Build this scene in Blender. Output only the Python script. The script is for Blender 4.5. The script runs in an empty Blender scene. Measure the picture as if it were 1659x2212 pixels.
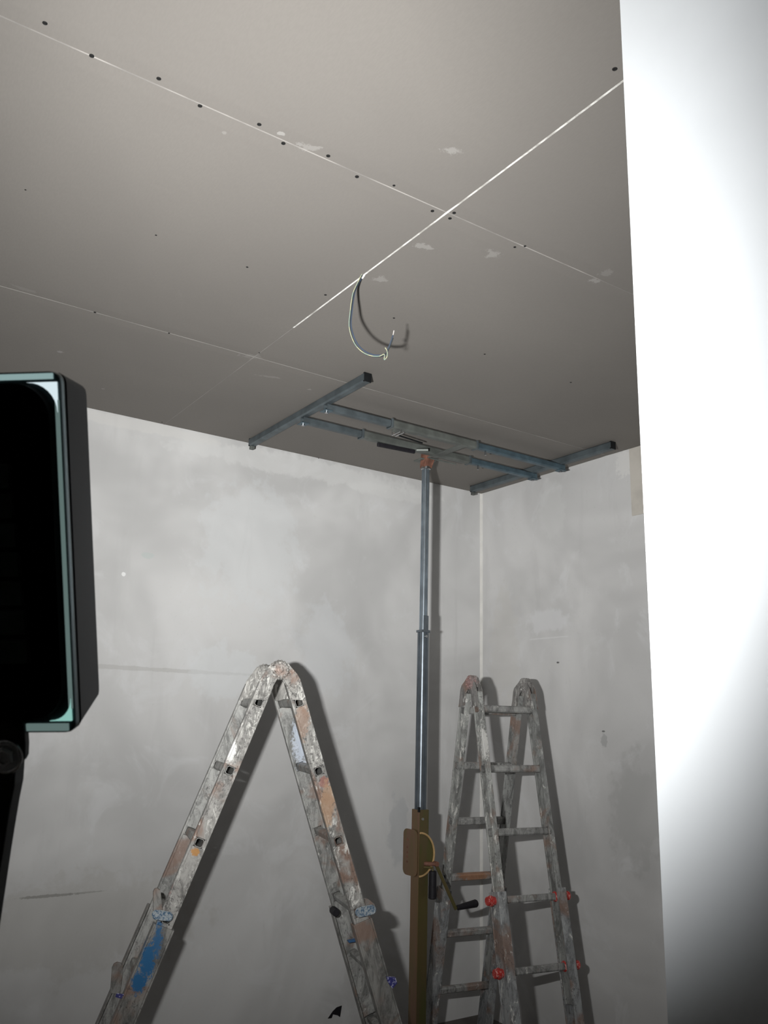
import bpy, bmesh, math, random
from mathutils import Vector as V, Matrix
random.seed(4)
S = bpy.context.scene
COL = S.collection
PI = math.pi

# ---------------------------------------------------------------- camera
RT = V((0.82640363, -0.56243572, 0.02689037))
UP = V((-0.15514898, -0.18153773, 0.97106789))
FW = V((0.54128165, 0.80666605, 0.23728476))
FPX, CX, CY = 1834.37, 829.5, 1106.0
cd = bpy.data.cameras.new('camera'); cam = bpy.data.objects.new('camera', cd); COL.objects.link(cam)
m = Matrix.Identity(4)
for i in range(3):
    m[i][0] = RT[i]; m[i][1] = UP[i]; m[i][2] = -FW[i]
cam.matrix_world = m
cd.sensor_fit = 'HORIZONTAL'; cd.sensor_width = 36.0; cd.lens = 36.0*FPX/1659.0
cd.clip_start = 0.02; cd.clip_end = 50
cd.dof.use_dof = True; cd.dof.focus_distance = 3.9; cd.dof.aperture_fstop = 34
S.camera = cam

# ---------------------------------------------------------------- world, exposure
w = bpy.data.worlds.new('world'); S.world = w; w.use_nodes = True
w.node_tree.nodes['Background'].inputs[0].default_value = (0.55, 0.6, 0.7, 1)
w.node_tree.nodes['Background'].inputs[1].default_value = 0.02
S.view_settings.view_transform = 'Standard'; S.view_settings.look = 'None'
S.view_settings.gamma = 1; S.view_settings.use_curve_mapping = False
S.view_settings.exposure = 0.0
LAMP_POWER = 68.0
LAMP_COLOR = (1.0, 1.0, 0.985)
LAMP_SPREAD = 125

# room sizes (metres, camera at the origin)
ZC, ZF = 1.35, -1.50          # ceiling, floor
YB, XR = 3.818, 3.272         # back wall, right wall
XL, YN = -2.2, -2.6           # left and rear walls
PX, PY = 1.05, 0.839          # near partition: face at x=PX, end at y=PY

# ---------------------------------------------------------------- pixel helpers (all give real 3-D points)
def ray(x, y): return RT*((x-CX)/FPX) - UP*((y-CY)/FPX) + FW
def pdepth(x, y, z): return ray(x, y)*z
def pz(x, y, z): r = ray(x, y); return r*(z/r.z)
def py(x, y, Y): r = ray(x, y); return r*(Y/r.y)
def px(x, y, X): r = ray(x, y); return r*(X/r.x)
def pplane(x, y, p0, n): r = ray(x, y); return r*(p0.dot(n)/r.dot(n))

# ---------------------------------------------------------------- object helpers
def tag(o, label=None, cat=None, group=None, kind=None):
    if label: o['label'] = label
    if cat: o['category'] = cat
    if group: o['group'] = group
    if kind: o['kind'] = kind
    return o
def empty(name, loc, label, cat, group=None):
    o = bpy.data.objects.new(name, None); COL.objects.link(o); o.location = loc
    o.empty_display_size = .05
    return tag(o, label, cat, group)
def origin_of(o):
    return V(o.location) if o.type == 'EMPTY' else V((0, 0, 0))     # meshes are built in world coordinates
class MB:
    def __init__(s): s.bm = bmesh.new()
    def raw(s, vs, fs):
        v = [s.bm.verts.new(p) for p in vs]
        for f in fs:
            try: s.bm.faces.new([v[i] for i in f])
            except ValueError: pass
        return s
    def obox(s, c, a, b, d):     # centre + three half vectors
        c, a, b, d = V(c), V(a), V(b), V(d)
        vs = [c+a*i+b*j+d*k for i in (-1, 1) for j in (-1, 1) for k in (-1, 1)]
        fs = [(0,1,3,2),(4,6,7,5),(0,4,5,1),(2,3,7,6),(0,2,6,4),(1,5,7,3)]
        return s.raw(vs, fs)
    def box(s, x0, x1, y0, y1, z0, z1):
        return s.obox(((x0+x1)/2,(y0+y1)/2,(z0+z1)/2), ((x1-x0)/2,0,0), (0,(y1-y0)/2,0), (0,0,(z1-z0)/2))
    def bar(s, p, q, side, ws, wt):   # box from p to q, full width ws along side, wt along the third axis
        p, q = V(p), V(q); ax = (q-p); a = V(side); a = (a-ax*(a.dot(ax)/ax.dot(ax))).normalized()
        t = ax.cross(a).normalized()
        return s.obox((p+q)/2, ax/2, a*ws/2, t*wt/2)
    def loop(s, rings, cap=True):
        R = [[s.bm.verts.new(p) for p in r] for r in rings]; n = len(R[0])
        for A, B in zip(R, R[1:]):
            for i in range(n):
                s.bm.faces.new((A[i], A[(i+1) % n], B[(i+1) % n], B[i]))
        if cap:
            s.bm.faces.new(R[0][::-1]); s.bm.faces.new(R[-1])
        return s
    def cyl(s, p, q, r, n=20, r2=None, cap=True):
        p, q = V(p), V(q); ax = (q-p).normalized(); a = ax.orthogonal().normalized(); b = ax.cross(a)
        r2 = r if r2 is None else r2
        return s.loop([[p+(a*math.cos(t)+b*math.sin(t))*r for t in [2*PI*i/n for i in range(n)]],
                       [q+(a*math.cos(t)+b*math.sin(t))*r2 for t in [2*PI*i/n for i in range(n)]]], cap)
    def lathe(s, p, ax, prof, n=24):   # prof: (dist along axis, radius)
        p, ax = V(p), V(ax).normalized(); a = ax.orthogonal().normalized(); b = ax.cross(a)
        return s.loop([[p+ax*h+(a*math.cos(t)+b*math.sin(t))*r for t in [2*PI*i/n for i in range(n)]] for h, r in prof])
    def prism(s, pts, ext):            # polygon extruded by ext
        e = V(ext); pts = [V(p) for p in pts]
        return s.loop([pts, [p+e for p in pts]])
    def tube(s, pts, r, n=8):
        pts = [V(p) for p in pts]; rings = []
        a = (pts[1]-pts[0]).orthogonal().normalized()
        for i, p in enumerate(pts):
            t = (pts[min(i+1, len(pts)-1)]-pts[max(i-1, 0)]).normalized()
            a = (a-t*a.dot(t)).normalized(); b = t.cross(a)
            rings.append([p+(a*math.cos(k)+b*math.sin(k))*r for k in [2*PI*j/n for j in range(n)]])
        return s.loop(rings)
    def sqtube(s, p, q, a, b, ha, hb, th):   # hollow open rectangular tube
        p, q, a, b = V(p), V(q), V(a).normalized(), V(b).normalized()
        def ring(c, x, y):
            k = min(x, y)*.35
            return [c+a*u+b*v for u, v in ((x-k,-y),(x,-y+k),(x,y-k),(x-k,y),(-x+k,y),(-x,y-k),(-x,-y+k),(-x+k,-y))]
        rings = [ring(p, ha, hb), ring(q, ha, hb), ring(q, ha-th, hb-th), ring(p, ha-th, hb-th)]
        R = [[s.bm.verts.new(v) for v in r] for r in rings]; n = len(R[0])
        for k in range(4):
            A, B = R[k], R[(k+1) % 4]
            for i in range(n): s.bm.faces.new((A[i], A[(i+1) % n], B[(i+1) % n], B[i]))
        return s
    def build(s, name, mat, parent=None, bevel=0, smooth=False, label=None):
        bmesh.ops.recalc_face_normals(s.bm, faces=s.bm.faces)
        me = bpy.data.meshes.new(name); s.bm.to_mesh(me); s.bm.free()
        o = bpy.data.objects.new(name, me); COL.objects.link(o); me.materials.append(mat)
        if parent:
            o.parent = parent; o.matrix_parent_inverse = Matrix.Translation(-origin_of(parent))
        if smooth:
            for f in me.polygons: f.use_smooth = True
        if bevel:
            b = o.modifiers.new('bevel', 'BEVEL'); b.width = bevel; b.segments = 2; b.limit_method = 'ANGLE'
        if smooth:
            e = o.modifiers.new('edge', 'EDGE_SPLIT'); e.split_angle = .7
        if label: o['label'] = label
        return o
def catmull(pts, n=8):
    pts = [V(p) for p in pts]; P = [pts[0]*2-pts[1]]+pts+[pts[-1]*2-pts[-2]]; out = []
    for i in range(1, len(P)-2):
        for k in range(n):
            t = k/n; a, b, c, d = P[i-1], P[i], P[i+1], P[i+2]
            out.append(.5*((2*b)+(c-a)*t+(2*a-5*b+4*c-d)*t*t+(3*b-a-3*c+d)*t**3))
    out.append(pts[-1]); return out

# ---------------------------------------------------------------- materials
class NT:
    def __init__(s, name):
        s.m = bpy.data.materials.new(name); s.m.use_nodes = True; s.t = s.m.node_tree
        s.b = s.t.nodes['Principled BSDF']; s.co = s.t.nodes.new('ShaderNodeTexCoord').outputs['Object']
    def n(s, typ, **k):
        x = s.t.nodes.new(typ)
        for a, b in k.items(): setattr(x, a, b)
        return x
    def L(s, a, b): s.t.links.new(a, b)
    def map(s, scale=(1, 1, 1), rot=(0, 0, 0), loc=(0, 0, 0)):
        x = s.n('ShaderNodeMapping'); s.L(s.co, x.inputs[0])
        x.inputs['Location'].default_value = loc
        x.inputs['Scale'].default_value = scale; x.inputs['Rotation'].default_value = rot; return x.outputs[0]
    def noise(s, scale, vec=None, detail=4, rough=.55, dist=0):
        x = s.n('ShaderNodeTexNoise'); s.L(vec or s.co, x.inputs['Vector'])
        x.inputs['Scale'].default_value = scale; x.inputs['Detail'].default_value = detail
        x.inputs['Roughness'].default_value = rough; x.inputs['Distortion'].default_value = dist; return x.outputs['Fac']
    def ramp(s, fac, a, b):
        x = s.n('ShaderNodeMapRange'); x.interpolation_type = 'SMOOTHSTEP'; s.L(fac, x.inputs[0])
        x.inputs[1].default_value = a; x.inputs[2].default_value = b; return x.outputs[0]
    def math(s, op, a, b=0.0):
        x = s.n('ShaderNodeMath', operation=op)
        for i, v in enumerate((a, b)):
            if hasattr(v, 'links'): s.L(v, x.inputs[i])
            else: x.inputs[i].default_value = v
        return x.outputs[0]
    def mix(s, fac, a, b):
        x = s.n('ShaderNodeMix', data_type='RGBA')
        for sock, v in ((x.inputs[0], fac), (x.inputs[6], a), (x.inputs[7], b)):
            if hasattr(v, 'links'): s.L(v, sock)
            elif isinstance(v, tuple): sock.default_value = (*v, 1)
            else: sock.default_value = v
        return x.outputs[2]
    def spot(s, centre, radius, nz=None, amp=.5, scale=(1, 1, 1), rot=(0, 0, 0)):
        """soft-edged blot around a point on the surface; radius in metres"""
        x = s.n('ShaderNodeMapping', vector_type='TEXTURE'); s.L(s.co, x.inputs[0])
        x.inputs['Location'].default_value = centre; x.inputs['Rotation'].default_value = rot
        x.inputs['Scale'].default_value = tuple(radius*k for k in scale)
        l = s.n('ShaderNodeVectorMath', operation='LENGTH'); s.L(x.outputs[0], l.inputs[0])
        v = l.outputs['Value']
        if nz is not None: v = s.math('ADD', v, s.math('MULTIPLY', s.math('SUBTRACT', nz, .5), amp*4))
        return s.ramp(v, 1.15, .75)
    def bump(s, h, strength, dist=.002):
        x = s.n('ShaderNodeBump'); s.L(h, x.inputs['Height']); x.inputs['Strength'].default_value = strength
        x.inputs['Distance'].default_value = dist; s.L(x.outputs[0], s.b.inputs['Normal'])
    def done(s, col, rough=.6, metal=0.0, spec=.5):
        if hasattr(col, 'links'): s.L(col, s.b.inputs['Base Color'])
        else: s.b.inputs['Base Color'].default_value = (*col, 1)
        for key, v in (('Roughness', rough), ('Metallic', metal)):
            if hasattr(v, 'links'): s.L(v, s.b.inputs[key])
            else: s.b.inputs[key].default_value = v
        s.b.inputs['Specular IOR Level'].default_value = spec
        return s.m
def simple(name, col, rough=.5, metal=0, var=.12, scale=30, spec=.5):
    t = NT(name); nz = t.noise(scale)
    c2 = tuple(c*(1-var) for c in col); c1 = tuple(min(1, c*(1+var)) for c in col)
    return t.done(t.mix(t.ramp(nz, .3, .7), c2, c1), rough, metal, spec)

def wall_mat(name, base, spots=(), seed=0):
    t = NT(name)
    mp = t.map((1, 1, 1), loc=(seed*3.1, seed*1.7, 0))
    big = t.noise(1.3, mp, 3, .6, .6); mid = t.noise(4.0, mp, 5, .65, .8)
    st = t.noise(3.0, t.map((2.4, 2.4, .45), loc=(seed, 0, 0)), 4, .6, .4); fine = t.noise(60, mp, 3)
    b = V(base); lo = tuple(b*.86); hi = tuple(b*1.10)
    c = t.mix(t.ramp(big, .32, .68), lo, hi)
    c = t.mix(t.math('MULTIPLY', t.ramp(mid, .52, .72), .45), c, tuple(V((b[0], b[1]*1.01, b[2]*1.03))*1.17))
    c = t.mix(t.math('MULTIPLY', t.ramp(st, .55, .75), .30), c, tuple(b*.78))
    c = t.mix(t.math('MULTIPLY', t.ramp(fine, .62, .72), .12), c, tuple(b*.7))
    nz = t.noise(14, mp, 4, .6); nf = t.noise(55, mp, 3, .6)
    for (cen, rad, sc, col, k, hard) in spots:
        c = t.mix(t.math('MULTIPLY', t.spot(cen, rad, nf if hard else nz, .45, sc), k), c, col)
    t.bump(t.math('ADD', t.math('MULTIPLY', mid, .7), t.math('MULTIPLY', fine, .12)), .35, .004)
    return t.done(c, .75, 0, .3)

# marks read off the photo and placed on the real surfaces
def bk(x, y): return tuple(py(x, y, YB))
def rw(x, y): return tuple(px(x, y, XR))
SB = [  # back wall
    (bk(330, 1446), .10, (5.2, 1, .10), (.34, .33, .31), .35, False),
    (bk(100, 1936), .05, (2.4, 1, .12), (.22, .22, .21), .75, True),
    (bk(185, 1928), .05, (1.6, 1, .07), (.25, .25, .24), .6, True),
    (bk(490, 1450), .16, (1.2, 1, .8), (.66, .68, .69), .45, False),
    (bk(540, 1180), .30, (.9, 1, 1), (.62, .64, .65), .35, False),
    (bk(700, 1400), .22, (.8, 1, 1), (.62, .64, .66), .35, False),
    (bk(650, 1010), .16, (5, 1, .35), (.66, .66, .65), .45, False),
    (bk(300, 920), .10, (5, 1, .3), (.64, .63, .61), .5, False),
    (bk(850, 1065), .10, (3, 1, .4), (.64, .64, .63), .5, False),
    (bk(267, 1241), .010, (1, 1, 1), (.8, .8, .8), .9, False),
    (bk(150, 2000), .30, (1.8, 1, .6), (.36, .34, .30), .25, False),
    (bk(860, 1790), .12, (.5, 1, 1.4), (.36, .38, .40), .35, False),
    (bk(320, 1200), .03, (1, 1, .5), (.44, .50, .48), .5, False),
]
SR = [  # right wall
    (rw(1205, 1431), .010, (1, 1.2, .5), (.10, .10, .10), .95, True),
    (rw(1304, 1580), .008, (1, 1.2, .5), (.14, .14, .14), .9, True),
    (rw(1305, 1600), .028, (1, .7, 1.1), (.34, .34, .34), .6, True),
    (rw(1180, 1340), .10, (1, 1.5, .7), (.66, .66, .67), .55, False),
    (rw(1185, 1378), .05, (1, 3, .08), (.70, .70, .70), .5, False),
    (rw(1190, 1100), .10, (1, 1, 1.6), (.62, .62, .61), .4, False),
    (rw(1350, 1000), .06, (1, 1, 1.2), (.70, .69, .67), .6, True),
    (rw(1375, 1750), .16, (1, 1, 1.5), (.36, .36, .35), .35, False),
    (rw(1090, 1400), .2, (1, .6, 1.6), (.56, .54, .50), .3, False),
]
M = {}
M['wall_back'] = wall_mat('skimmed_plaster_back', (.56, .557, .552), SB, 0)
M['wall_right'] = wall_mat('skimmed_plaster_right', (.57, .565, .56), SR, 2)
M['wall'] = wall_mat('skimmed_plaster', (.36, .36, .35), (), 1)
M['partition'] = simple('white_gloss_paint', (.74, .77, .80), .35, 0, .02, 4, .4)
M['floor'] = simple('dusty_screed', (.11, .10, .09), .9, 0, .25, 6)
M['joint'] = NT('white_joint')
_t = M['joint']; M['joint'] = _t.done(_t.mix(_t.ramp(_t.noise(6, None, 5, .75), .4, .62), (.36, .345, .32), (.85, .84, .81)), .9, 0, .2)
M['joint_a'] = simple('thin_pale_joint', (.29, .275, .258), .9, 0, .3, 7, .2)
M['joint_dull'] = simple('dull_joint', (.26, .25, .235), .9, 0, .2, 8, .2)
def board_mat():
    t = NT('plasterboard_paper')
    fine = t.noise(220, t.map((1, .25, 1)), 2, .6); big = t.noise(1.1, None, 3, .5, .4); mid = t.noise(9, None, 4, .7, .6)
    c = t.mix(t.ramp(big, .3, .7), (.177, .165, .152), (.193, .180, .165))
    c = t.mix(t.math('MULTIPLY', t.ramp(fine, .35, .65), .18), c, (.15, .138, .128))
    c = t.mix(t.math('MULTIPLY', t.ramp(mid, .66, .8), .2), c, (.235, .225, .21))
    nz = t.noise(45, None, 4, .7)
    for x, y, r, sc, k in ((975, 325, .022, (1.2, .6, 1), .7), (915, 533, .020, (1.3, .7, 1), .7), (1065, 548, .022, (1, 1, 1), .6),
                           (823, 603, .022, (1, .7, 1), .6), (665, 318, .02, (1.4, .6, 1), .6), (1285, 607, .018, (1, .7, 1), .7),
                           (606, 289, .007, (1, 1, 1), 1), (130, 760, .011, (1, 1, 1), .95), (668, 841, .008, (1, 1, 1), .9),
                           (590, 815, .03, (1.6, .3, 1), .5), (55, 625, .02, (2, .4, 1), .3), (1310, 590, .02, (1, 1, 1), .4),
                           (222, 840, .007, (1, 1, 1), .6), (483, 287, .006, (1, 1, 1), .5), (545, 770, .03, (1.2, .6, 1), .4)):
        p = pz(x, y, ZC)
        c = t.mix(t.math('MULTIPLY', t.spot(tuple(p), r, nz, 1.1, sc, (0, 0, random.uniform(-.5, .5))), k*.75), c, (.31, .30, .285))
    t.bump(fine, .06, .001)
    return t.done(c, .85, 0, .25)
M['board'] = board_mat()
M['board_edge'] = simple('plasterboard_rebate', (.2, .19, .18), .88, 0, .08, 12, .2)
M['screw'] = simple('black_phosphate_screw', (.012, .012, .012), .6, .3, .2, 200)
M['beige'] = simple('bare_patch', (.50, .47, .425), .85, 0, .08, 10)
M['bead'] = simple('corner_bead', (.66, .65, .62), .7, 0, .06, 12)
M['black'] = simple('black_rough_plastic', (.006, .007, .008), .55, 0, .2, 40, .25)
M['black_back'] = simple('black_powder_coat', (.0025, .003, .003), .8, 0, .2, 40, .08)
M['fin'] = simple('black_cooling_fin', (.045, .06, .062), .7, 0, .2, 40, .15)
M['grip'] = simple('black_rubber', (.010, .009, .012), .6, 0, .2, 60, .3)
M['lamp_side'] = simple('charcoal_lamp_housing', (.030, .032, .036), .65, 0, .08, 20, .25)
M['steel'] = simple('bright_steel', (.55, .55, .56), .28, 1, .08, 40)
M['bolt'] = simple('pale_zinc_bolt', (.75, .75, .76), .4, .2, .1, 40)
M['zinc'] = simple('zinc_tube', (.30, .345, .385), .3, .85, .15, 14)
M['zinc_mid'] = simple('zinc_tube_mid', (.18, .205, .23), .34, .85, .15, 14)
M['bar_blue'] = simple('blue_grey_steel', (.095, .115, .125), .5, .45, .22, 14)
M['bar_grey'] = simple('grey_green_steel', (.125, .135, .125), .5, .4, .22, 14)
M['bar_teal'] = simple('teal_steel', (.075, .115, .14), .45, .4, .22, 20)
M['rust'] = simple('rusty_red_bracket', (.17, .075, .050), .7, .2, .4, 30)
def gilt():
    t = NT('yellow_passivated_steel')
    a = t.noise(5, t.map((3, 3, .6)), 4, .6, 1.0); b = t.noise(2.2, t.map((2, 2, .8), loc=(3, 1, 0)), 3, .6, .8)
    c = t.mix(t.ramp(a, .38, .62), (.19, .115, .075), (.13, .125, .045))
    c = t.mix(t.math('MULTIPLY', t.ramp(b, .5, .7), .7), c, (.20, .125, .05))
    sx = t.n('ShaderNodeSeparateXYZ'); t.L(t.co, sx.inputs[0])
    left = t.ramp(sx.outputs['X'], 2.4305, 2.4275)      # reflected light put into the colour: left face browner, the other more olive
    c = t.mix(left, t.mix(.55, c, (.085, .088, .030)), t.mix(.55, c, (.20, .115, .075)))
    return t.done(c, .42, .5, .5)
M['gilt'] = gilt()
M['gilt_rim'] = simple('gilt_highlight_edge', (.60, .40, .19), .3, .35, .15, 30)  # brighter gold paints the highlight along the drum rim
def ladder_mat(name, seed, white=.5, spots=(), base=(.36, .36, .345), dirt=1.0):
    t = NT(name); lc = (seed*1.3, seed*2.1, seed*.7)
    a = t.noise(20, t.map((1, 1, .35), loc=lc), 6, .78, .9); b = t.noise(34, t.map((1, 1, .45), loc=lc), 5, .75, .8)
    d = t.noise(75, t.map((1, 1, 1), loc=lc), 4, .8); e = t.noise(7, t.map((1, 1, .8), loc=lc), 3, .6, .5)
    f = t.noise(3.2, t.map((1, 1, 1), loc=(lc[1], 5, lc[0])), 2, .5)
    c = t.mix(t.ramp(a, .35, .62), tuple(V(base)*.45), tuple(V(base)*1.15))
    c = t.mix(t.math('MULTIPLY', t.ramp(e, .52, .66), .55+.2*dirt), c, (.25, .155, .115))
    wm = t.ramp(b, .66-white*.16, .76-white*.16)
    c = t.mix(t.math('MULTIPLY', wm, .9), c, (.72, .71, .67))
    dk = t.ramp(d, .60-.035*dirt, .68-.04*dirt)
    c = t.mix(t.math('MULTIPLY', dk, t.math('MULTIPLY', t.ramp(f, .35, .6), .75)), c, (.06, .055, .055))
    for (cen, rad, sc, col, k) in spots:
        c = t.mix(t.math('MULTIPLY', t.spot(cen, rad, d, .5, sc), k), c, col)
    t.bump(b, .35, .002)
    mt = t.math('MULTIPLY', t.math('SUBTRACT', 1.0, wm), .28)
    return t.done(c, .48, mt, .5)
M['blue_paint'] = simple('blue_paint', (.035, .115, .26), .5, 0, .5, 60)
M['blue_dull'] = NT('blue_smeared_metal'); _t = M['blue_dull']
M['blue_dull'] = _t.done(_t.mix(_t.ramp(_t.noise(110, None, 4, .8), .42, .56), (.06, .13, .22), (.42, .46, .48)), .5, .3)
M['violet'] = NT('violet_paint'); _t = M['violet']
M['violet'] = _t.done(_t.mix(_t.ramp(_t.noise(90, None, 3, .7), .5, .62), (.03, .03, .16), (.42, .42, .58)), .5)
M['red'] = NT('red_plastic'); _t = M['red']
M['red'] = _t.done(_t.mix(_t.ramp(_t.noise(90, None, 3, .7), .52, .66), (.42, .035, .03), (.62, .30, .27)), .4)
M['wire_blue'] = simple('blue_insulation', (.035, .052, .085), .4, 0, .1)
M['wire_yellow'] = NT('yellow_green_insulation'); _t = M['wire_yellow']
M['wire_yellow'] = _t.done(_t.mix(_t.ramp(_t.noise(50), .45, .55), (.36, .36, .23), (.22, .29, .24)), .4)
M['wire_dark'] = simple('black_insulation', (.02, .025, .028), .4, 0, .1)
M['copper'] = simple('pale_wire_end', (.6, .57, .55), .4, .3)
def emis(name, col, strength):
    t = NT(name); m_ = t.done((.02, .03, .03), .3)
    t.b.inputs['Emission Color'].default_value = (*col, 1); t.b.inputs['Emission Strength'].default_value = strength
    return m_
M['glass_edge'] = emis('glowing_glass_edge', (.26, .38, .36), .42)
M['glass_top'] = emis('glowing_glass_top', (.40, .58, .58), .62)
M['glass_corner'] = emis('glowing_glass_corner', (.80, .95, 1.0), .85)
M['led'] = emis('led_panel', (1, 1, 1), 20)

# ---------------------------------------------------------------- room shell
def struct(name, mb, mat, label=None):
    o = mb.build(name, mat); o['kind'] = 'structure'
    if label: o['label'] = label
    return o
struct('floor', MB().box(XL-.15, XR+.15, YN-.15, YB+.15, ZF-.12, ZF), M['floor'])
wb = struct('wall_back', MB().box(XL-.15, XR+.15, YB, YB+.15, ZF, ZC+.1), M['wall_back'], 'grey mottled plaster wall behind the ladders')
wr = struct('wall_right', MB().box(XR, XR+.15, PY-.12, YB, ZF, ZC+.1), M['wall_right'], 'grey plaster wall right of the room corner')
struct('wall_left', MB().box(XL-.15, XL, YN, YB, ZF, ZC+.1), M['wall'])
struct('wall_rear', MB().box(XL-.15, PX+.12, YN-.15, YN, ZF, ZC+.1), M['wall'])
mb = MB().prism([(PX, YN, ZF), (PX+.12, YN, ZF), (PX+.12, PY-.12, ZF), (XR, PY-.12, ZF), (XR, PY, ZF), (PX, PY, ZF)], (0, 0, ZC-ZF))
struct('wall_partition', mb, M['partition'], 'glossy white wall end close to the camera, glaring in the lamp light')
# ceiling with separate boards, joints and screws
ceil_o = struct('ceiling', MB().box(XL-.15, XR+.15, YN-.15, YB+.15, ZC+.014, ZC+.12), M['joint_dull'], 'grey plasterboard ceiling with white joints')
ys = [YN, -.773+.0, .427, 1.6272, 2.8285, YB]; g = .0012
xs_s = 1.272
def xs_row(k): return [XL, -.73, xs_s, XR]
for r in range(len(ys)-1):
    X = xs_row(r)
    for k in range(len(X)-1):
        b = MB()
        x0, x1, y0, y1 = X[k]+g, X[k+1]-g, ys[r]+g, ys[r+1]-g
        tw = .045; dz = .0012      # long edges taper slightly upwards like real boards
        prof = [(y0, ZC+dz), (y0+tw, ZC), (y1-tw, ZC), (y1, ZC+dz), (y1, ZC+.0125), (y0, ZC+.0125)]
        b.loop([[(x0, a, c) for a, c in prof], [(x1, a, c) for a, c in prof]])
        b.build('plasterboard_panel', M['board'], ceil_o)
for yy, nm in ((ys[3], 'a'), (ys[4], 'b')):
    hw = .0016 if nm == 'a' else .0014
    MB().box(XL, XR, yy-hw, yy+hw, ZC+.0005, ZC+.004).build('joint_line', M['joint_dull'] if nm == 'b' else M['joint_a'], ceil_o)
p1 = pz(628, 706, ZC); 
MB().box(xs_s-.0026, xs_s+.0026, .5, p1.y, ZC-.0004, ZC+.004).build('joint_line', M['joint'], ceil_o, label='bright white filled joint')
MB().box(xs_s-.0014, xs_s+.0014, p1.y, YB, ZC+.0002, ZC+.004).build('joint_line', M['joint_dull'], ceil_o)
scr = [(97,50,1),(198,121,1),(343,170,1),(432,229,1),(560,269,1),(612,310,1),(709,337,1),(771,382,1),(851,401,.7),(934,456,.95),(981,460,.95),
       (972,472,.95),(1112,534,.75),(1134,532,.7),(1328,149,1.1),(205,675,.8),(337,508,.6),(534,577,.75),(703,637,.9),(851,687,.8),(55,410,.5),
       (1047,765,.8),(1233,826,.8),(365,720,.6),(688,990,.6),(128,852,.6),(350,912,.6),(560,762,.6)]
me0 = None
for x, y, k in scr:
    c = pz(x, y, ZC)
    if me0 is None:
        o = MB().lathe((0, 0, 0), (0, 0, -1), [(-.003, .0052), (.0004, .0052), (.0009, .0040), (.0002, .0022), (.0002, .0008)], 12).build('screw', M['screw'], ceil_o)
        me0 = o.data
    else:
        o = bpy.data.objects.new('screw', me0); COL.objects.link(o); o.parent = ceil_o
    o.location = c; o.scale = (k, k, 1)
# corner bead and bare patch on the right wall
tr = MB().prism([(XR, YB, ZF), (XR-.012, YB, ZF), (XR-.004, YB-.004, ZF), (XR, YB-.012, ZF)], (0, 0, ZC-ZF)).build('trim_1', M['bead']); tr['kind'] = 'structure'
tr['label'] = 'pale vertical corner bead between the two plaster walls'
a = px(1366, 1115, XR); b_ = px(1389, 1115, XR)
tr = MB().box(XR-.004, XR+.001, PY+.3, a.y, a.z, ZC-.001).build('trim_2', M['beige'], bevel=.001); tr['kind'] = 'structure'
tr['label'] = 'bare beige patch on the right wall under the ceiling'

# black scrap stuck on the wall
pts = [(708,2200),(716,2199),(719,2191),(729,2193),(734,2197),(738,2172),(727,2176),(719,2184)]
o = MB().prism([py(x, y, YB-.0006) for x, y in pts], (0, -.0025, 0)).build('tape_scrap', M['grip'])
tag(o, 'small torn black scrap stuck low on the back wall between ladder and prop', 'scrap')

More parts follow.
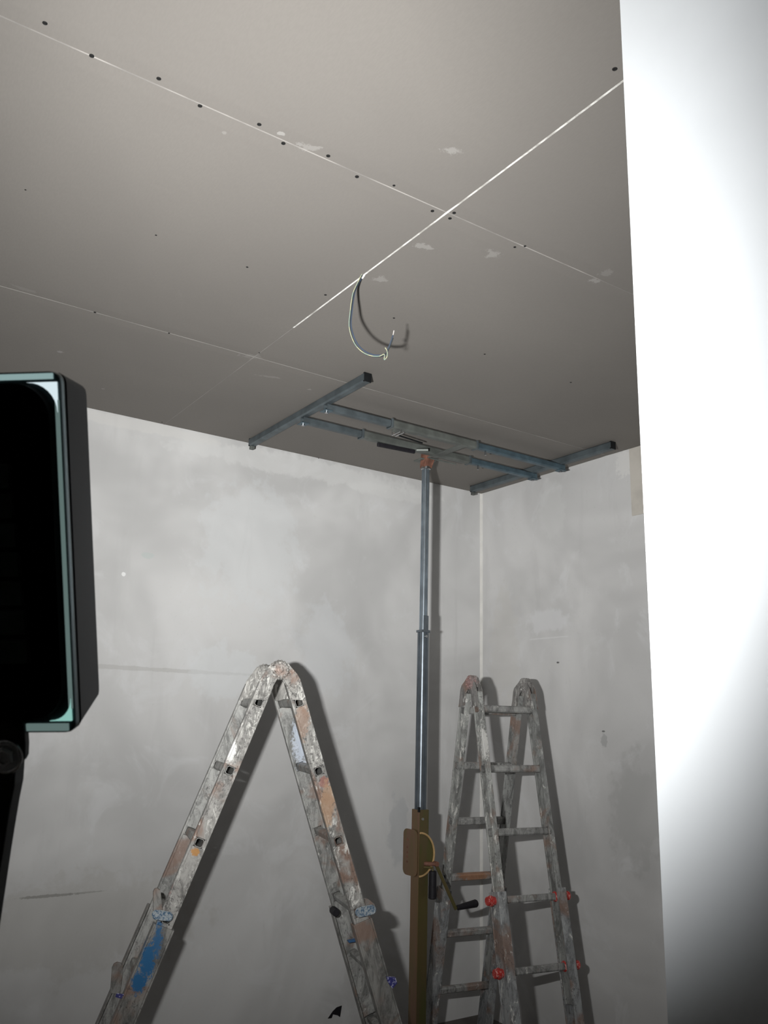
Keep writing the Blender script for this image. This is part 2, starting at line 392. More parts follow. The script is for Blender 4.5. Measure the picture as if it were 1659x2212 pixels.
# ---------------------------------------------------------------- ladders
def make_ladder(name, label, cat, A, wv, legs, W, mats, floor, hub_r, sw=.062, th=.026, group=None):
    """A: near hinge centre; wv: rung axis; legs: list of dicts with plane coords (u,z) rel. A."""
    wv = V(wv).normalized(); uv = wv.cross(V((0, 0, 1))).normalized()
    base = A+wv*W/2; root = empty(name, (base.x, base.y, floor), label, cat, group)
    def P(u, z, w_): return A+uv*u+V((0, 0, z))+wv*w_
    for L in legs:
        (u0, z0), (u1, z1) = L['top'], L['bot']
        k = (floor-A.z-z0)/(z1-z0); uf, zf = u0+(u1-u0)*k, floor-A.z
        d2 = V((uf-u0, zf-z0)); length = d2.length; d2.normalize()
        dn = uv*d2.x+V((0, 0, 1))*d2.y; nn = wv.cross(dn).normalized()
        top = P(u0, z0, 0)
        split = L['split']; end = min(length-.02, split+1.05)
        pitch = L['pitch']; r0 = L['first']
        for side in (0, 1):
            wo = 0.0 if side == 0 else W-th
            o0 = top+wv*wo
            # inner stile: web pieces around rung sockets + two flanges
            b = MB(); rungs = []
            s = r0
            while s < split+.02: rungs.append(s); s += pitch
            hh = .0165
            cuts = [0]+[v for r in rungs for v in (r-hh, r+hh)]+[split+.45]
            wi = sw
            def seg(s0, s1, n0, n1, w0, w1):
                c = o0+dn*((s0+s1)/2)+nn*((n0+n1)/2)+wv*((w0+w1)/2)
                b.obox(c, dn*((s1-s0)/2), nn*((n1-n0)/2), wv*((w1-w0)/2))
            for i in range(0, len(cuts), 2):
                if i+1 < len(cuts): seg(cuts[i], cuts[i+1], -wi/2+.004, wi/2-.004, .003, th-.003)
            for r in rungs:
                seg(r-hh, r+hh, -wi/2+.004, -.0165, .003, th-.003); seg(r-hh, r+hh, .0165, wi/2-.004, .003, th-.003)
            e = split+.45
            seg(-.0, e, -wi/2, -wi/2+.009, 0, th); seg(0, e, wi/2-.009, wi/2, 0, th)
            b.build('inner_stile', mats[side], root, bevel=.0015)
            # outer stile: a wider channel clasping the inner one
            b = MB(); sg = -1 if side == 0 else 1
            ow = wo-.010 if side == 0 else wo+th+.004-.0
            wI = sw+.016; t0 = .010
            c0 = top+wv*(ow+(.003 if side == 0 else .003))
            def seg2(s0, s1, n0, n1, w0, w1):
                c = top+dn*((s0+s1)/2)+nn*((n0+n1)/2)+wv*((w0+w1)/2)
                b.obox(c, dn*((s1-s0)/2), nn*((n1-n0)/2), wv*((w1-w0)/2))
            wa, wbb = (-.012, -.004) if side == 0 else (W+.004, W+.012)
            seg2(split, length, -wI/2+.006, wI/2-.006, wa, wbb)
            wa, wbb = (-.014, th+.002) if side == 0 else (W-th-.002, W+.014)
            seg2(split, length, -wI/2-.001, -wI/2+.006, wa, wbb); seg2(split, length, wI/2-.006, wI/2+.001, wa, wbb)
            b.build('outer_stile', mats[2], root, bevel=.0015)
            # foot
            MB().bar(top+dn*(length-.05)+wv*((wa+wbb)/2), top+dn*(length-.002)+wv*((wa+wbb)/2), nn, wI+.014, wbb-wa+.008).build('rubber_foot', M['grip'], root, bevel=.003)
        # rungs of the inner section (hollow, open at both stiles)
        for r in rungs:
            c = top+dn*r
            MB().sqtube(c+wv*.001, c+wv*(W-.001), dn, nn, .0155, .0155, .002).build('rung', mats[3], root)
        s = split+L.get('orung', .05)
        while s < length-.08:
            c = top+dn*s; rr = MB()
            rr.sqtube(c-wv*.004, c+wv*(W+.004), dn, nn, .0145, .0145, .002)
            rr.build('rung', mats[3], root)
            if L.get('red'):
                for q, outw in ((-.016, -1), (W+.016, 1)):
                    MB().lathe(c+wv*q-wv*outw*.004, wv*outw, [(0, .017), (.010, .017), (.014, .022), (.022, .022), (.024, .013), (.030, .013), (.033, .019), (.038, .017)], 16).build('locking_knob', M['red'], root, smooth=True, label='red plastic locking knob')
                    MB().lathe(c+wv*(q-outw*.046), wv*outw, [(0, .018), (.006, .022), (.014, .018), (.018, .014)], 16).build('rung_collar', M['red'], root, smooth=True, label='red plastic collar on the rung')
            s += pitch
    # hinges: a ribbed hub with two cheek plates reaching onto the legs
    for side in (0, 1):
        wo = -.010 if side == 0 else W-th-.006
        wd = th+.016; hr = hub_r
        b = MB(); n = 28; prof = []
        c = A+wv*wo
        def gear(q, k): return [c+wv*q+(uv*math.cos(t_)+V((0, 0, math.sin(t_))))*hr*k*(1.0 if j_ % 4 < 2 else .91) for j_, t_ in enumerate([2*PI*i_/72 for i_ in range(72)])]
        b.loop([gear(0, .8), gear(.003, .97), gear(wd*.32, 1), gear(wd*.36, .9), gear(wd*.45, .9), gear(wd*.49, 1), gear(wd-.003, .97), gear(wd, .8)])
        hub = b.build('hinge_hub', mats[4], root)
        b = MB()
        for k in range(7):
            an = 2*PI*k/7; pr = c+(uv*math.cos(an)+V((0, 0, math.sin(an))))*hr*.66
            b.lathe(pr-wv*.004, wv, [(0, hr*.12), (.002, hr*.17), (.008, hr*.17)], 10)
        b.lathe(c-wv*.006, wv, [(0, hr*.2), (.002, hr*.33), (.010, hr*.33)], 14)
        b.build('rivet', mats[4], hub)
        for L in legs:
            (u0, z0), (u1, z1) = L['top'], L['bot']; d2 = V((u1-u0, z1-z0)).normalized()
            dn = uv*d2.x+V((0, 0, 1))*d2.y; nn = wv.cross(dn).normalized(); top = P(u0, z0, 0)+wv*wo
            hc = c
            sgn = 1 if (top-hc).dot(nn) > 0 else -1
            o_ = nn*sgn*sw/2*.98
            mid = (top+hc)/2+ (top-hc).normalized().lerp(-dn, .5)*hr*.6
            up_ = -dn
            out = [top+dn*.075+o_, top+o_*1.0+up_*.0, top+o_*.97+up_*hr*.35, top+o_*.80+up_*hr*.85, hc+o_.normalized()*hr*.80+V((0, 0, hr*.40)), hc+o_.normalized()*hr*.45+V((0, 0, hr*.5)), hc+V((0, 0, hr*.45)),
                   hc-V((0, 0, hr*.4)), top-o_*.9+up_*.0, top+dn*.055-o_*.95]
            for q, tw_ in ((.0045, .004), (wd-.008, .004)):
                MB().prism([p+wv*q for p in out], wv*tw_).build('hinge_plate', mats[4], root, bevel=.001)
    return root, P, uv

# ladder 1: seen from its side
A1 = pdepth(605, 1447, 3.37)
best = None
for i in range(-400, 400):
    an = math.atan2(FW.y, FW.x)+i*.002
    wv = V((math.cos(an), math.sin(an), 0)); q = A1+wv*.335
    xx = CX+FPX*q.dot(RT)/q.dot(FW)
    if best is None or abs(xx-570) < best[0]: best = (abs(xx-570), wv)
w1 = best[1]
u1v = w1.cross(V((0, 0, 1)))
def uz1(x, y): p = pplane(x, y, A1, w1)-A1; return (p.dot(u1v), p.z)
def p1n(x, y): return tuple(pplane(x, y, A1, w1))
blue = (.02, .13, .30)
sp1 = [(p1n(340, 2030), .030, (.7, .7, 2.2), blue, .9), (p1n(318, 2075), .040, (.7, .7, 1.7), blue, 1), (p1n(300, 2120), .034, (.8, .8, 1.2), blue, 1),
       (p1n(422, 1840), .016, (1, 1, .9), (.50, .24, .06), .9), (p1n(700, 1690), .022, (1, 1, 1), (.33, .14, .11), .8),
       (p1n(708, 1740), .05, (.6, .6, 1.8), (.50, .32, .20), .7), (p1n(503, 1580), .018, (1, 1, 1.2), (.20, .04, .05), .8),
       (p1n(498, 1618), .035, (.6, .6, 1.4), (.9, .9, .88), .9), (p1n(652, 1560), .05, (.6, .6, 1.7), (.34, .23, .17), .7),
       (p1n(575, 1482), .02, (1.6, 1.6, .6), (.10, .11, .18), .7), (p1n(365, 1890), .04, (.5, .5, 1.6), (.22, .08, .07), .6),
       (p1n(600, 1478), .012, (1, 1, 1), (.05, .06, .10), .8)]
mA = ladder_mat('spattered_aluminium', 1, .8, sp1, (.37, .36, .34), 1.6)
mA2 = ladder_mat('spattered_aluminium_far', 2, .35, [(tuple(pplane(655, 1580, A1+w1*.3, w1)), .09, (.5, .5, 1.6), (.60, .66, .76), .8)])
mA3 = ladder_mat('spattered_aluminium_outer', 3, -.05, sp1[:3], (.27, .265, .25))
mA5 = ladder_mat('spattered_hinge', 4, .85, [(tuple(A1), .03, (1, 1, 1), (.40, .31, .27), .35)], (.34, .33, .31), 1.9)
legsA = [dict(top=uz1(576, 1478), bot=uz1(265, 2212), first=.075, pitch=.2735, split=.92, orung=.20),
         dict(top=uz1(635, 1478), bot=uz1(845, 2212), first=.075, pitch=.2755, split=.935, orung=.20)]
lad1, P1, uA = make_ladder('folding_ladder', 'paint-spattered aluminium folding ladder seen side-on, left of the steel prop', 'ladder', A1, w1, legsA, .335,
    (mA, mA2, mA3, mA2, mA5), ZF, .040, sw=.060)
lad1['group'] = 'folding ladders'
# brackets and latches on ladder 1
def q1(x, y, off=-.018): return pplane(x, y, A1+w1*off, w1)
def plate1(pts, off, th, name, mat, label=None, parent=lad1, bev=.001):
    return MB().prism([q1(x, y, off) for x, y in pts], w1*th).build(name, mat, parent, bevel=bev, label=label)
plate1([(331,1972),(331,1928),(334,1921),(340,1919),(346,1923),(348,1930),(350,1960),(362,1985)], -.014, .02, 'guide_bracket', mA3)
plate1([(238,2146),(242,2092),(246,2084),(253,2080),(262,2082),(266,2092),(263,2125),(258,2148)], .30, .02, 'guide_bracket', mA3)
plate1([(792,1975),(789,1942),(797,1943),(809,1953),(812,1966),(802,1975)], -.014, .02, 'guide_bracket', mA3)
def oval(cx, cy, L_, Wd, ang, n=20):
    out = []
    for i in range(n):
        t = 2*PI*i/n; x_, y_ = math.cos(t), math.sin(t)
        x_ = (L_-Wd)*(1 if x_ > 0 else -1)*.5+x_*Wd*.5 if abs(x_) > 1e-6 else 0
        y_ = y_*Wd*.5
        out.append((cx+x_*math.cos(ang)-y_*math.sin(ang), cy+x_*math.sin(ang)+y_*math.cos(ang)))
    return out
for cx_, cy_, ag in ((351, 1978, .13), (790, 1968, -.24)):
    pl = plate1(oval(cx_, cy_, 46, 22, ag), -.020, .005, 'latch_plate', M['blue_dull'], 'latch plate smeared with blue paint')
    ring = [q1(x, y, -.022) for x, y in oval(cx_, cy_, 44, 20, ag)]
    MB().tube(ring+ring[:1], .0016, 6).build('latch_rim', M['blue_dull'], pl, smooth=True)
plate1([(252,2146),(268,2148),(262,2158),(249,2154)], -.020, .006, 'paint_daub', M['violet'], 'dark blue paint daub')
plate1([(835,2110),(855,2112),(858,2124),(848,2136),(838,2122)], -.020, .014, 'latch_clip', M['violet'], 'violet-blue painted clip')
plate1([(752,2033),(772,2028),(774,2034),(754,2037)], .27, .02, 'paint_daub', M['blue_paint'], 'dark blue paint daub')
c = pplane(722, 1968, A1+w1*.26, w1)
MB().cyl(c-w1*.03, c+w1*.02, .016, 16).build('locking_knob', M['grip'], lad1, bevel=.003, label='black locking knob')

# ladder 2: near the corner, seen three-quarter
A2 = pdepth(1016, 1474, 4.05)
an = math.atan2(RT.y, RT.x)+math.radians(25)
w2 = V((math.cos(an), math.sin(an), 0)); u2v = w2.cross(V((0, 0, 1)))
def uz2(x, y): p = pplane(x, y, A2, w2)-A2; return (p.dot(u2v), p.z)
sp2 = [(tuple(pplane(958, 2040, A2, w2)), .06, (1, 1, 2), (.25, .14, .10), .6),
       (tuple(pplane(1045, 1600, A2, w2)), .06, (.5, .5, 1.5), (.75, .74, .71), .8)]
mB = ladder_mat('spattered_grey_aluminium', 7, .62, sp2, (.36, .365, .35))
mB2 = ladder_mat('dull_grey_aluminium', 8, .35, (), (.31, .315, .305))
mB3 = ladder_mat('scratched_aluminium', 9, .5, (), (.35, .36, .365))
p_ = A2+w2*.16
mB4 = ladder_mat('spattered_rungs', 10, .30, [(tuple(pplane(1140, 1792, p_, FW)), .05, (1, 1, .5), (.36, .20, .06), .9),
     (tuple(pplane(1020, 1886, p_+u2v*-.25, w2)), .09, (1, 1, .4), (.36, .17, .08), .8)], (.32, .32, .31))
mB5 = ladder_mat('dark_spattered_hinge', 11, .6, [(tuple(A2), .035, (1, 1, 1), (.45, .25, .24), .5)], (.26, .25, .24))
legsB = [dict(top=uz2(1025, 1496), bot=uz2(1102, 2212), first=.075, pitch=.273, split=.86, orung=.034, red=True),
         dict(top=uz2(1002, 1496), bot=uz2(950, 1979), first=.085, pitch=.265, split=.93, orung=.215)]
lad2, P2, uB = make_ladder('folding_ladder', 'paint-spattered aluminium folding ladder with red knobs standing in the room corner', 'ladder', A2, w2, legsB, .325,
    (mB, mB2, mB3, mB4, mB5), ZF, .034, sw=.056, th=.027)
lad2['group'] = 'folding ladders'

# ---------------------------------------------------------------- plasterboard lift
MX, MY = 2.455, 3.292
lift = empty('drywall_lift', (MX, MY, ZF), 'telescopic steel drywall lift whose cradle of bars presses against the ceiling', 'lift')
def zat(y, x=915): # height on the mast axis seen at image row y
    r = ray(x, y); t = (MX*FW.x+MY*FW.y)/(r.x*FW.x+r.y*FW.y); return r.z*t
z_head, z_mid, z_low = zat(1006), zat(1364), zat(1748)
def slotted(x, y, s, z0, z1, name, mat):
    """square tube with rolled edges and a groove down each visible face"""
    h = s/2; k = h*.35; gk = h*.25; dp = h*.22
    half = [(-h, -h+k), (-h+k*.4, -h+k*.4), (-h+k, -h), (-gk, -h), (-gk*.7, -h+dp), (gk*.7, -h+dp), (gk, -h), (h-k, -h)]
    prof = []
    for i in range(4):
        ca, sa = math.cos(i*PI/2), math.sin(i*PI/2)
        prof += [(px_*ca-py_*sa, px_*sa+py_*ca) for px_, py_ in half[1:]]
    return MB().loop([[(x+a_, y+b_, z0) for a_, b_ in prof], [(x+a_, y+b_, z1) for a_, b_ in prof]]).build(name, mat, lift, smooth=False)
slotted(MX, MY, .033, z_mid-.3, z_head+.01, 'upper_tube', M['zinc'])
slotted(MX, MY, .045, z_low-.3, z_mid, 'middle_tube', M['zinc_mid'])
MB().box(MX-.0245, MX+.0245, MY-.0245, MY+.0245, z_mid-.006, z_mid+.006).build('tube_collar', M['zinc_mid'], lift, bevel=.002)
MB().box(MX-.013, MX+.016, MY-.022, MY-.016, z_mid+.004, z_mid+.075).build('stop_clip', M['zinc_mid'], lift, bevel=.002)
MB().cyl((MX, MY-.0235, z_mid-.025), (MX, MY-.028, z_mid-.025), .006, 12).build('stop_screw', M['steel'], lift)
s = .057; h = s/2
slot = MB()
ZB = ZF+.17
slot.box(MX-h, MX+h, MY-h, MY+h, ZB, z_low)
slot.build('lower_column', M['gilt'], lift, bevel=.003)
MB().box(MX-h-.004, MX-h+.004, MY-h-.004, MY-h+.006, z_low-.01, z_low+.012).build('latch', M['black'], lift)
MB().cyl((MX-.008, MY-h-.004, z_low-.04), (MX-.008, MY-h+.002, z_low-.04), .006, 12).build('guide_screw', M['steel'], lift)
# winch housing: rounded side plate on the left face and brake disc on the right
def mastp(x, y): return pplane(x, y, V((MX-h, MY-h, 0)), V((0, 1, 0)))
za, zb_ = zat(1797), zat(1890)
ya = MY-h-.0
pf = []
for (u_, zz) in [(0,0)]: pass
def rr(u0, u1, z0, z1, r, n=6):
    out = []
    for (cx_, cz_, a0) in ((u1-r, z1-r, 0), (u0+r, z1-r, PI/2), (u0+r, z0+r, PI), (u1-r, z0+r, 3*PI/2)):
        for i in range(n+1):
            t = a0+PI/2*i/n; out.append((cx_+r*math.cos(t), cz_+r*math.sin(t)))
    return out
pl = MB().prism([(MX-h-.003, MY+u_, z_) for u_, z_ in rr(-h+.001, h+.052, zb_-.005, za+.01, .026)], (-.004, 0, 0)).build('winch_plate', M['gilt'], lift, bevel=.001)
for i, zz in enumerate((.80, .62, .5, .4, .28)):
    z_ = zb_+(za-zb_)*zz
    MB().cyl((MX-h-.0068, MY+.047, z_), (MX-h-.0082, MY+.047, z_), .0045, 10).build('plate_rivet', M['rust'], pl)
zc = (za+zb_)/2+.0; rd = (za-zb_)/2*.98
cxd = MX+.003
xd0 = MX-h+.002; rx, rz = .080, rd*1.02
arc = [(xd0+rx*math.sin(t_), zc+rz*math.cos(t_)) for t_ in [PI*i_/24 for i_ in range(25)]]
drum = MB().prism([(a_, MY-h-.001, b_) for a_, b_ in arc], (0, -.004, 0)).build('winch_drum', M['gilt'], lift)
MB().tube([(a_, MY-h-.009, b_) for a_, b_ in arc], .0045, 8).build('drum_rim', M['gilt_rim'], drum, smooth=True)
# vertical black grip, crank arm and crank handle
yg = MY-h-.035
def onm(x, y, Y): return py(x, y, Y)
g0, g1 = onm(935, 1881, yg), onm(934, 1942, yg)
MB().lathe(g0, g1-g0, [(0, .012), (.002, .0165), ((g1-g0).length-.003, .0175), ((g1-g0).length, .014)], 18).build('grip', M['grip'], lift, smooth=True)
MB().tube([V((MX, MY-h-.005, g0.z+.012)), V((g0.x, yg, g0.z+.012)), g0-V((0, 0, .005))], .005, 8).build('grip_bracket', M['gilt'], lift)
c0, c1, c2, c3 = onm(941, 1866, yg+.01), onm(984, 1962, yg), onm(987, 1961, yg), onm(1030, 1951, yg-.01)
arm = MB(); arm.bar(c0, c1+(c1-c0).normalized()*.006, (0, 1, 0), .006, .015); arm.build('crank_arm', M['gilt'], lift, bevel=.001)
MB().cyl(V((cxd, MY-h, c0.z)), c0+V((-.0, -.006, 0)), .009, 14).build('crank_axle', M['rust'], lift)
MB().cyl(c0+V((0, .012, .0)), c0+V((0, -.014, 0)), .011, 12).build('crank_boss', M['rust'], lift, bevel=.002)
hl = (c3-c2).length
MB().lathe(c2, c3-c2, [(0, .007), (.004, .0115), (hl*.5, .0145), (hl-.006, .0175), (hl, .014)], 18).build('crank_handle', M['grip'], lift, smooth=True)
# cradle
ZX, ZBm = ZC-.0205, ZC-.052
def hollow_bar(p, q, hw, hh, name, mat, lab=None):
    d = (V(q)-V(p)).normalized(); a_ = V((0, 0, 1)).cross(d)
    return MB().sqtube(p, q, a_, (0, 0, 1), hw, hh, .0022).build(name, mat, lift, label=lab)
def plug(p, d, hw, hh, name='end_cap'):
    d = V(d); a_ = V((0, 0, 1)).cross(d)
    MB().obox(V(p)-d*.002, d*.004, a_*(hw-.0005), V((0, 0, 1))*(hh-.0005)).build(name, M['black'], lift)
x1 = pz(545, 957, ZX).x*.5+pz(793, 815, ZX).x*.5
ya0, ya1 = pz(793, 815, ZX).y, min(YB-.025, pz(545, 957, ZX).y)
x2 = pz(1020, 1057, ZX).x*.5+pz(1325, 962, ZX).x*.5
yb0, yb1 = pz(1325, 962, ZX).y, min(YB-.025, pz(1020, 1057, ZX).y)
for X_, y0_, y1_ in ((x1, ya0, ya1), (x2, yb0, yb1)):
    hollow_bar((X_, y0_, ZX), (X_, y1_, ZX), .0175, .0195, 'cross_bar', M['bar_blue'])
    plug((X_, y0_, ZX), (0, -1, 0), .0175, .0195); plug((X_, y1_, ZX), (0, 1, 0), .0175, .0195)
    MB().box(X_-.011, X_+.011, y1_-.016, y1_+.004, ZX-.036, ZX-.0195).build('end_hook', M['bar_grey'], lift, bevel=.002)
yf = (pz(690, 880, ZBm).y+pz(1185, 1000, ZBm).y)/2; yn = (pz(650, 910, ZBm).y+pz(1140, 1023, ZBm).y)/2
print('lift', x1, x2, ya0, ya1, yf, yn)
def bx_(x, y, Y): return pz(x, y, ZBm).x
for Y_, cuts in ((yf, (690, 838, 1030, 1182)), (yn, (655, 775, 1015, 1135))):
    row = lambda xx: (880+(xx-690)*.2424) if Y_ == yf else (910+(xx-650)*.231)
    X0, X1, X2, X3 = [pz(c_, row(c_), ZBm).x for c_ in cuts]
    X0 = x1-.005; X3 = x2+.018
    hollow_bar((X0, Y_, ZBm), (X1+.15, Y_, ZBm), .0160, .0160, 'beam_extension', M['bar_blue'])
    hollow_bar((X1, Y_, ZBm), (X2, Y_, ZBm), .0195, .0195, 'beam_sleeve', M['bar_grey'])
    hollow_bar((X2-.15, Y_, ZBm), (X3, Y_, ZBm), .0160, .0160, 'beam_extension', M['bar_teal'])
    for X_ in (X1+.006, X2-.006):
        MB().box(X_-.006, X_+.006, Y_-.0215, Y_+.0215, ZBm-.0215, ZBm+.0200).build('sleeve_collar', M['bar_blue'], lift, bevel=.001)
    for X_ in (x1, x2):
        MB().box(X_-.020, X_+.020, Y_-.022, Y_+.022, ZBm-.0195, ZBm-.0162).build('joint_plate', M['bar_teal'], lift)
        MB().cyl((X_+.0, Y_, ZBm-.026), (X_, Y_, ZBm-.0165), .007, 10).build('joint_bolt', M['steel'], lift)
    MB().cyl((X2+.06, Y_, ZBm-.036), (X2+.06, Y_, ZBm-.0165), .0045, 8).build('stop_pin', M['steel'], lift)
# clip, springs, rods and dark handle under the beams
k = pz(848, 930, ZBm)
MB().box(k.x-.02, k.x+.02, yf+.013, yf+.05, ZBm-.016, ZBm+.008).build('clamp_block', M['bar_grey'], lift, bevel=.003)
for dx in (-.012, .008):
    MB().tube([(k.x+dx, yf-.012, ZBm-.016), (k.x+dx, yf-.012, ZBm-.03), (k.x+dx, yf+.055, ZBm-.03), (k.x+dx, yf+.055, ZBm-.01)], .0022, 6).build('clamp_wire', M['steel'], lift)
zr = ZBm-.024
a_, b_ = pz(862, 941, zr), pz(912, 957, zr)
MB().cyl(a_, b_, .0042, 8).build('release_rod', M['black'], lift)
zr = ZBm-.03
a_, b_ = pz(815, 960, zr), pz(896, 976, zr)
MB().bar(a_, b_, (0, 0, 1), .020, .014).build('lever_handle', M['grip'], lift, bevel=.004, label='dark lever under the beam')
a_, b_ = pz(900, 972, zr), pz(925, 972, zr)
MB().cyl(a_, b_, .008, 10).build('lever_joint', M['bar_grey'], lift)
a_, b_ = pz(930, 990, zr-.01), pz(985, 1003, zr-.01)
MB().cyl(a_, b_, .004, 8).build('release_rod', M['bar_grey'], lift)
# rust coloured fork on the mast top, folded from plate
zt = ZBm+.006; zb2 = z_head-.012
for sx in (-1, 1):
    MB().prism([(MX+sx*.026-.003, MY-.052, zt), (MX+sx*.026-.003, MY+.004, zt), (MX+sx*.020-.003, MY+.020, zb2), (MX+sx*.020-.003, MY-.020, zb2)], (.006, 0, 0)).build('fork_cheek', M['rust'], lift, bevel=.001)
MB().prism([(MX-.026, MY-.049, zt-.004), (MX+.026, MY-.049, zt-.004), (MX+.020, MY-.020, zb2+.004), (MX-.020, MY-.020, zb2+.004)], (0, .004, 0)).build('fork_web', M['rust'], lift)
MB().box(MX-.045, MX+.045, MY-.022, MY+.045, ZBm-.0265, ZBm-.0200).build('head_plate', M['bar_grey'], lift, bevel=.002)
MB().box(MX-.02, MX+.02, min(yf, MY)-.02, MY+.03, ZBm-.0225, ZBm-.0165).build('saddle_plate', M['bar_grey'], lift, bevel=.001)
MB().cyl((MX-.034, MY-.010, zt-.03), (MX+.034, MY-.010, zt-.03), .006, 12).build('pivot_bolt', M['steel'], lift)
MB().lathe((MX, MY, z_head-.022), (0, 0, 1), [(0, .019), (.003, .024), (.014, .024), (.018, .019)], 16).build('head_collar', M['steel'], lift)
# tripod base of the lift
MB().box(MX-.045, MX+.045, MY-.045, MY+.045, ZF+.10, ZB+.03).build('base_socket', M['gilt'], lift, bevel=.004)
for an in (PI, PI/3, -PI/3):
    d = V((math.cos(an), math.sin(an), 0)); l = .42 if an == PI else .33
    MB().bar(V((MX, MY, ZF+.13))+d*.03, V((MX, MY, ZF+.09))+d*l, (0, 0, 1), .035, .03).build('base_leg', M['gilt'], lift, bevel=.003)
    e = V((MX, MY, 0))+d*l; sd = V((-d.y, d.x, 0))
    MB().cyl(V((e.x, e.y, ZF+.04))-sd*.012, V((e.x, e.y, ZF+.04))+sd*.012, .04, 20).build('caster_wheel', M['grip'], lift, bevel=.003)
    MB().bar(V((e.x, e.y, ZF+.04))-sd*.017, V((e.x, e.y, ZF+.10))-sd*.017, d, .02, .004).build('caster_fork', M['zinc'], lift)

# ---------------------------------------------------------------- electrical wires hanging from the joint
wp = pz(785, 594, ZC); zd = wp.dot(FW)
wires = empty('ceiling_wire', tuple(wp), 'bundle of blue, black and yellow-green electrical wires looping down from the ceiling joint', 'wire')
def wpt(x, y, dz=0): return pdepth(x, y, zd+dz)
base = [(785,596),(774,612),(766,630),(762,650),(759,675),(757,700),(761,722),(771,744),(786,759),(804,767),(822,768),(833,764)]
def wline(off, tail, dz, dzt=0):
    pts = [wpt(x+off[0], y+off[1], dz) for x, y in base] + [wpt(x, y, dz+dzt) for x, y in tail]
    pts[0] = V((pts[0].x, pts[0].y, ZC+.003)); return catmull(pts, 6)
MB().tube(wline((1.2, -1), [(837,756),(843,742),(849,724)], .004), .0021, 8).build('blue_wire', M['wire_blue'], wires, smooth=True)
MB().tube(wline((-1.6, 2.2), [(838,757),(844,744),(849,730)], -.002), .0020, 8).build('black_wire', M['wire_dark'], wires, smooth=True)
MB().tube(wline((-3.0, 1.3), [(830,777),(836,770),(836,758),(832,751)], -.006), .0014, 8).build('earth_wire', M['wire_yellow'], wires, smooth=True)
MB().tube([wpt(849, 724, .004), wpt(851, 714, .004)], .0016, 6).build('bare_end', M['copper'], wires)
MB().tube([V((wp.x+.004, wp.y, ZC+.002)), wpt(782, 602, .004)], .0032, 8).build('white_sheath', M['bead'], wires)

# ---------------------------------------------------------------- floodlight close to the camera
def cam2w(c): return RT*c[0]-UP*c[1]+FW*c[2]
fv = V((930-829.5, 1000-1106, FPX)).normalized()
TR, BR = V((130-829.5, 800-1106, FPX)), V((165-829.5, 1583-1106, FPX))
nrm = TR.cross(BR); ey = nrm.cross(fv).normalized()
if ey.y > 0: ey = -ey
ey = (ey-fv*ey.dot(fv)).normalized(); ex = fv.cross(ey).normalized()
if ex.x < 0: ex = -ex
T = TR/FPX*.46
# length of the right edge so that its foot is seen at BR
den = None
best = None
for i in range(1000, 3000):
    H_ = i*.0001; q = T-ey*H_; yy = CY+FPX*q.y/q.z
    if best is None or abs(yy-1583) < best[0]: best = (abs(yy-1583), H_)
LH = best[1]; LW = .285
print('lamp', LH, ex, ey, fv)
EX, EY, FV, T0 = cam2w(ex), cam2w(ey), cam2w(fv), cam2w(T)
def LP(a, b, n): return T0-EX*a-EY*b+FV*n      # a: leftwards from right edge, b: down from top, n: forward
cen = LP(LW/2, LH/2, 0)
flood = empty('floodlight', tuple(LP(LW/2, LH, .03)), 'black floodlight seen from behind, close at the left edge of the picture', 'floodlight')
D = .066
# housing: four walls (open to the front), tinted dark
def ringpts(i, n, r=.006):
    return [LP(i+u_, i+v_, n) for u_, v_ in rr(0, LW-2*i, 0, LH-2*i, r, 4)]
BA, BB = .095, .039      # widths of an unseen front bezel, added to cut the beam
def openpts(n): return [LP(BA+u_, BB+v_, n) for u_, v_ in rr(0, LW-2*BA, 0, LH-2*BB, .006, 4)]
b = MB()
def taper(n, a, b_): return [LP(a+u_, b_+v_, n) for u_, v_ in rr(0, LW-2*a, 0, LH-2*b_, .006, 4)]
rings = [ringpts(.0012, .0055), ringpts(.0, .0075), taper(.012, .0012, .0), taper(D-.004, .0115, .001), taper(D, .013, .003), openpts(D), openpts(.008)]
b.loop(rings)
b.build('housing', M['lamp_side'], flood, smooth=True)
b = MB(); b.loop([ringpts(.0004, .0), ringpts(.0, .0015), ringpts(.0, .0045), ringpts(.0012, .0055)])
rim = b.build('rim', simple('dark_teal_rim', (.05, .075, .08), .25, .6, .1, 30), flood, smooth=True)
# glowing glass edge showing round the back cover
def strip(a0, a1, b0, b1, n0, n1, name, mat, par):
    MB().loop([[LP(a_, b_, n0) for a_, b_ in ((a0, b0), (a1, b0), (a1, b1), (a0, b1))], [LP(a_, b_, n1) for a_, b_ in ((a0, b0), (a1, b0), (a1, b1), (a0, b1))]]).build(name, mat, par)
strip(.0012, .0032, .016, LH-.014, -.0012, .0, 'glass_edge', M['glass_edge'], flood)
strip(LW-.004, LW-.0012, .016, LH-.014, -.0012, .0, 'glass_edge', M['glass_edge'], flood)
strip(.004, LW-.004, .0014, .0045, -.0014, .0, 'glass_edge', M['glass_top'], flood)
strip(.004, LW-.004, LH-.0055, LH-.0016, -.0014, .0, 'glass_edge', M['glass_edge'], flood)
def tri(ax_, by_, sx, sy, size, mat):
    pts = [(0, 0), (size, 0)]+[(size*(1-math.sin(t)), size*(1-math.cos(t))) for t in [PI/2*k/8*1.0 for k in range(1, 8)]]+[(0, size)]
    MB().prism([LP(ax_+sx*u_, by_+sy*v_, -.0016) for u_, v_ in pts], FV*.0014).build('glass_corner', mat, flood)
tri(.0018, .0062, 1, 1, .0165, M['glass_corner'])
tri(.0018, LH-.0072, 1, -1, .0125, emis('glowing_teal_corner', (.42, .85, .76), .6))
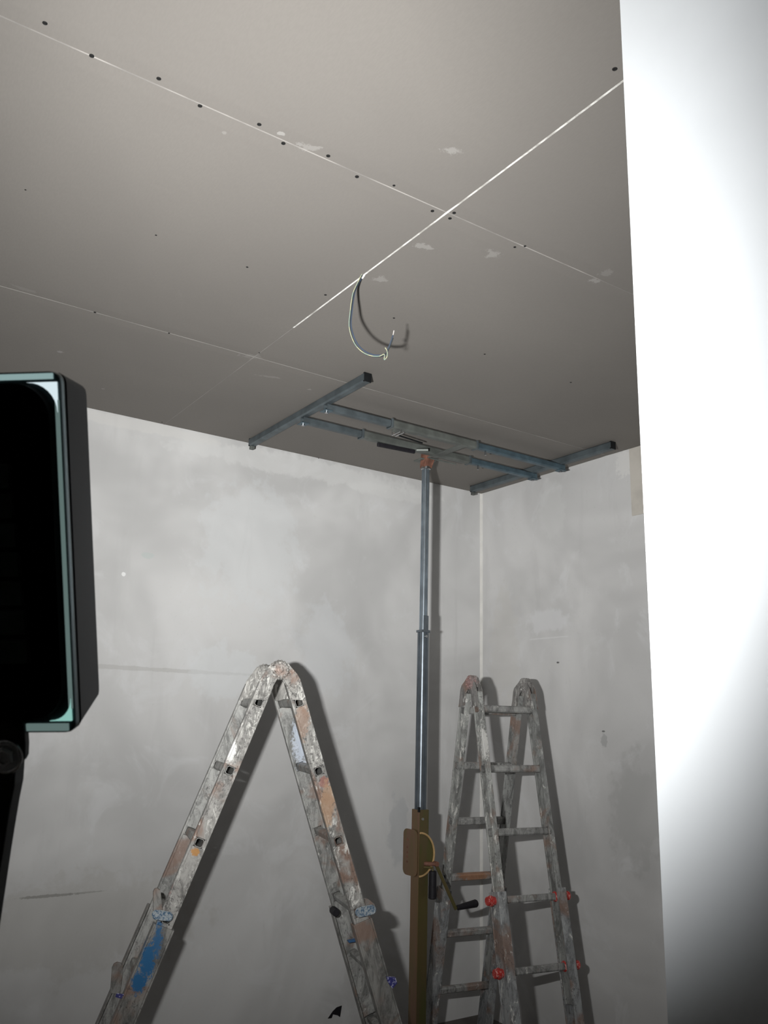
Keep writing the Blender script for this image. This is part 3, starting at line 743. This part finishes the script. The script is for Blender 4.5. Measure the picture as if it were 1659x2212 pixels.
tri(LW-.0018, .0062, -1, 1, .0165, M['glass_corner']); tri(LW-.0018, LH-.0072, -1, -1, .0125, M['glass_corner'])
# black rounded back cover
def rrl(i, n, r): return [LP(i[0]+u_, i[1]+v_, n) for u_, v_ in rr(0, LW-i[0]-i[2], 0, LH-i[1]-i[3], r, 8)]
b = MB(); b.loop([rrl((.0075, .0095, .0075, .0095), -.0075, .018), rrl((.0048, .0068, .0048, .0078), -.0055, .020), rrl((.0042, .0062, .0042, .0072), .0004, .021)])
cover = b.build('back_cover', M['black_back'], flood, smooth=True)
for k in range(7):
    b0 = .050+k*.0158
    strip(.026+.0015*k*-.6, LW-.03, b0, b0+.0130, -.0110, -.0070, 'cooling_fin', M['fin'], flood)
# LED board and reflector on the lit side
strip(BA+.001, LW-BA-.001, BB+.001, LH-BB-.001, .010, .014, 'reflector_plate', M['steel'], flood)
EA, EB = .074, .050
ca, cb = LW*.5, LH*.5+.030
strip(ca-EA/2, ca+EA/2, cb-EB/2, cb+EB/2, .014, .0155, 'led_panel', M['led'], flood)
ld = bpy.data.lights.new('led_light', 'AREA'); ld.shape = 'RECTANGLE'; ld.size = EA; ld.size_y = EB
ld.energy = LAMP_POWER; ld.color = LAMP_COLOR; ld.spread = math.radians(LAMP_SPREAD)
lo = bpy.data.objects.new('led_light', ld); COL.objects.link(lo)
mm = Matrix.Identity(4)
for i in range(3): mm[i][0] = EX[i]; mm[i][1] = EY[i]; mm[i][2] = -FV[i]
mm.translation = LP(ca, cb, .017)
lo.parent = flood; lo.matrix_parent_inverse = Matrix.Translation(-V(flood.location)); lo.matrix_local = mm
lo.matrix_parent_inverse = Matrix.Translation(-V(flood.location)); lo.matrix_basis = mm
# mounting bracket with bolt
def lpx(x, y, n=-.004):   # point on the lamp's back plane behind an image position
    r = ray(x, y); p0 = LP(0, 0, n); return r*(p0.dot(FV)/r.dot(FV))
lug = MB().prism([lpx(x, y, -.004) for x, y in ((-60,1555),(50,1555),(52,1580),(54,1610),(53,1635),(48,1645),(33,1657),(20,1690),(-60,1690))], FV*.006).build('mounting_bracket', M['black'], flood, bevel=.001)
cb_ = lpx(15, 1632, -.004)
bolt = MB().lathe(cb_, -FV, [(0, .0092), (.001, .0092), (.0016, .0084), (.0016, .0070)], 28).build('washer', M['bolt'], flood, smooth=True)
MB().lathe(cb_, -FV, [(0, .0060), (.004, .0060), (.005, .0050), (.005, .0036), (.003, .0032), (.003, .001)], 6).build('hex_bolt', M['bolt'], bolt)
rp = [cb_-FV*.0015+EX*(.0088*math.cos(t_))+EY*(.0088*math.sin(t_)) for t_ in [2*PI*i_/32 for i_ in range(33)]]
MB().tube(rp, .0011, 8).build('washer_lip', simple('chrome', (.9, .9, .92), .22, 1, .03), bolt, smooth=True)
a0 = lpx(2, 1690, .0); a1 = lpx(-45, 2350, .0)
MB().prism([lpx(x, y, -.002) for x, y in ((-60,1650),(33,1655),(30,1700),(22,1740),(12,1800),(4,1850),(-30,2080),(-60,2300),(-130,2300))], FV*.012).build('bracket_arm', M['black'], flood, bevel=.001)
# tripod stand carrying it (mostly out of frame)
bt = lpx(-95, 2290, .004)
stand = empty('lamp_tripod', (bt.x, bt.y, ZF), 'black tripod stand carrying the floodlight at the far left', 'tripod')
MB().cyl(V((bt.x, bt.y, ZF+.25)), bt+V((0, 0, -.012)), .014, 18).build('pole', M['black'], stand, smooth=True)
MB().cyl(V((bt.x, bt.y, ZF+.85)), V((bt.x, bt.y, ZF+.93)), .022, 18).build('clamp_collar', M['black'], stand, bevel=.002)
for an in (.4, .4+2*PI/3, .4+4*PI/3):
    d = V((math.cos(an), math.sin(an), 0))
    MB().bar(V((bt.x, bt.y, ZF+.88))+d*.02, V((bt.x, bt.y, ZF+.012))+d*.42, d, .018, .018).build('leg', M['black'], stand, bevel=.002)
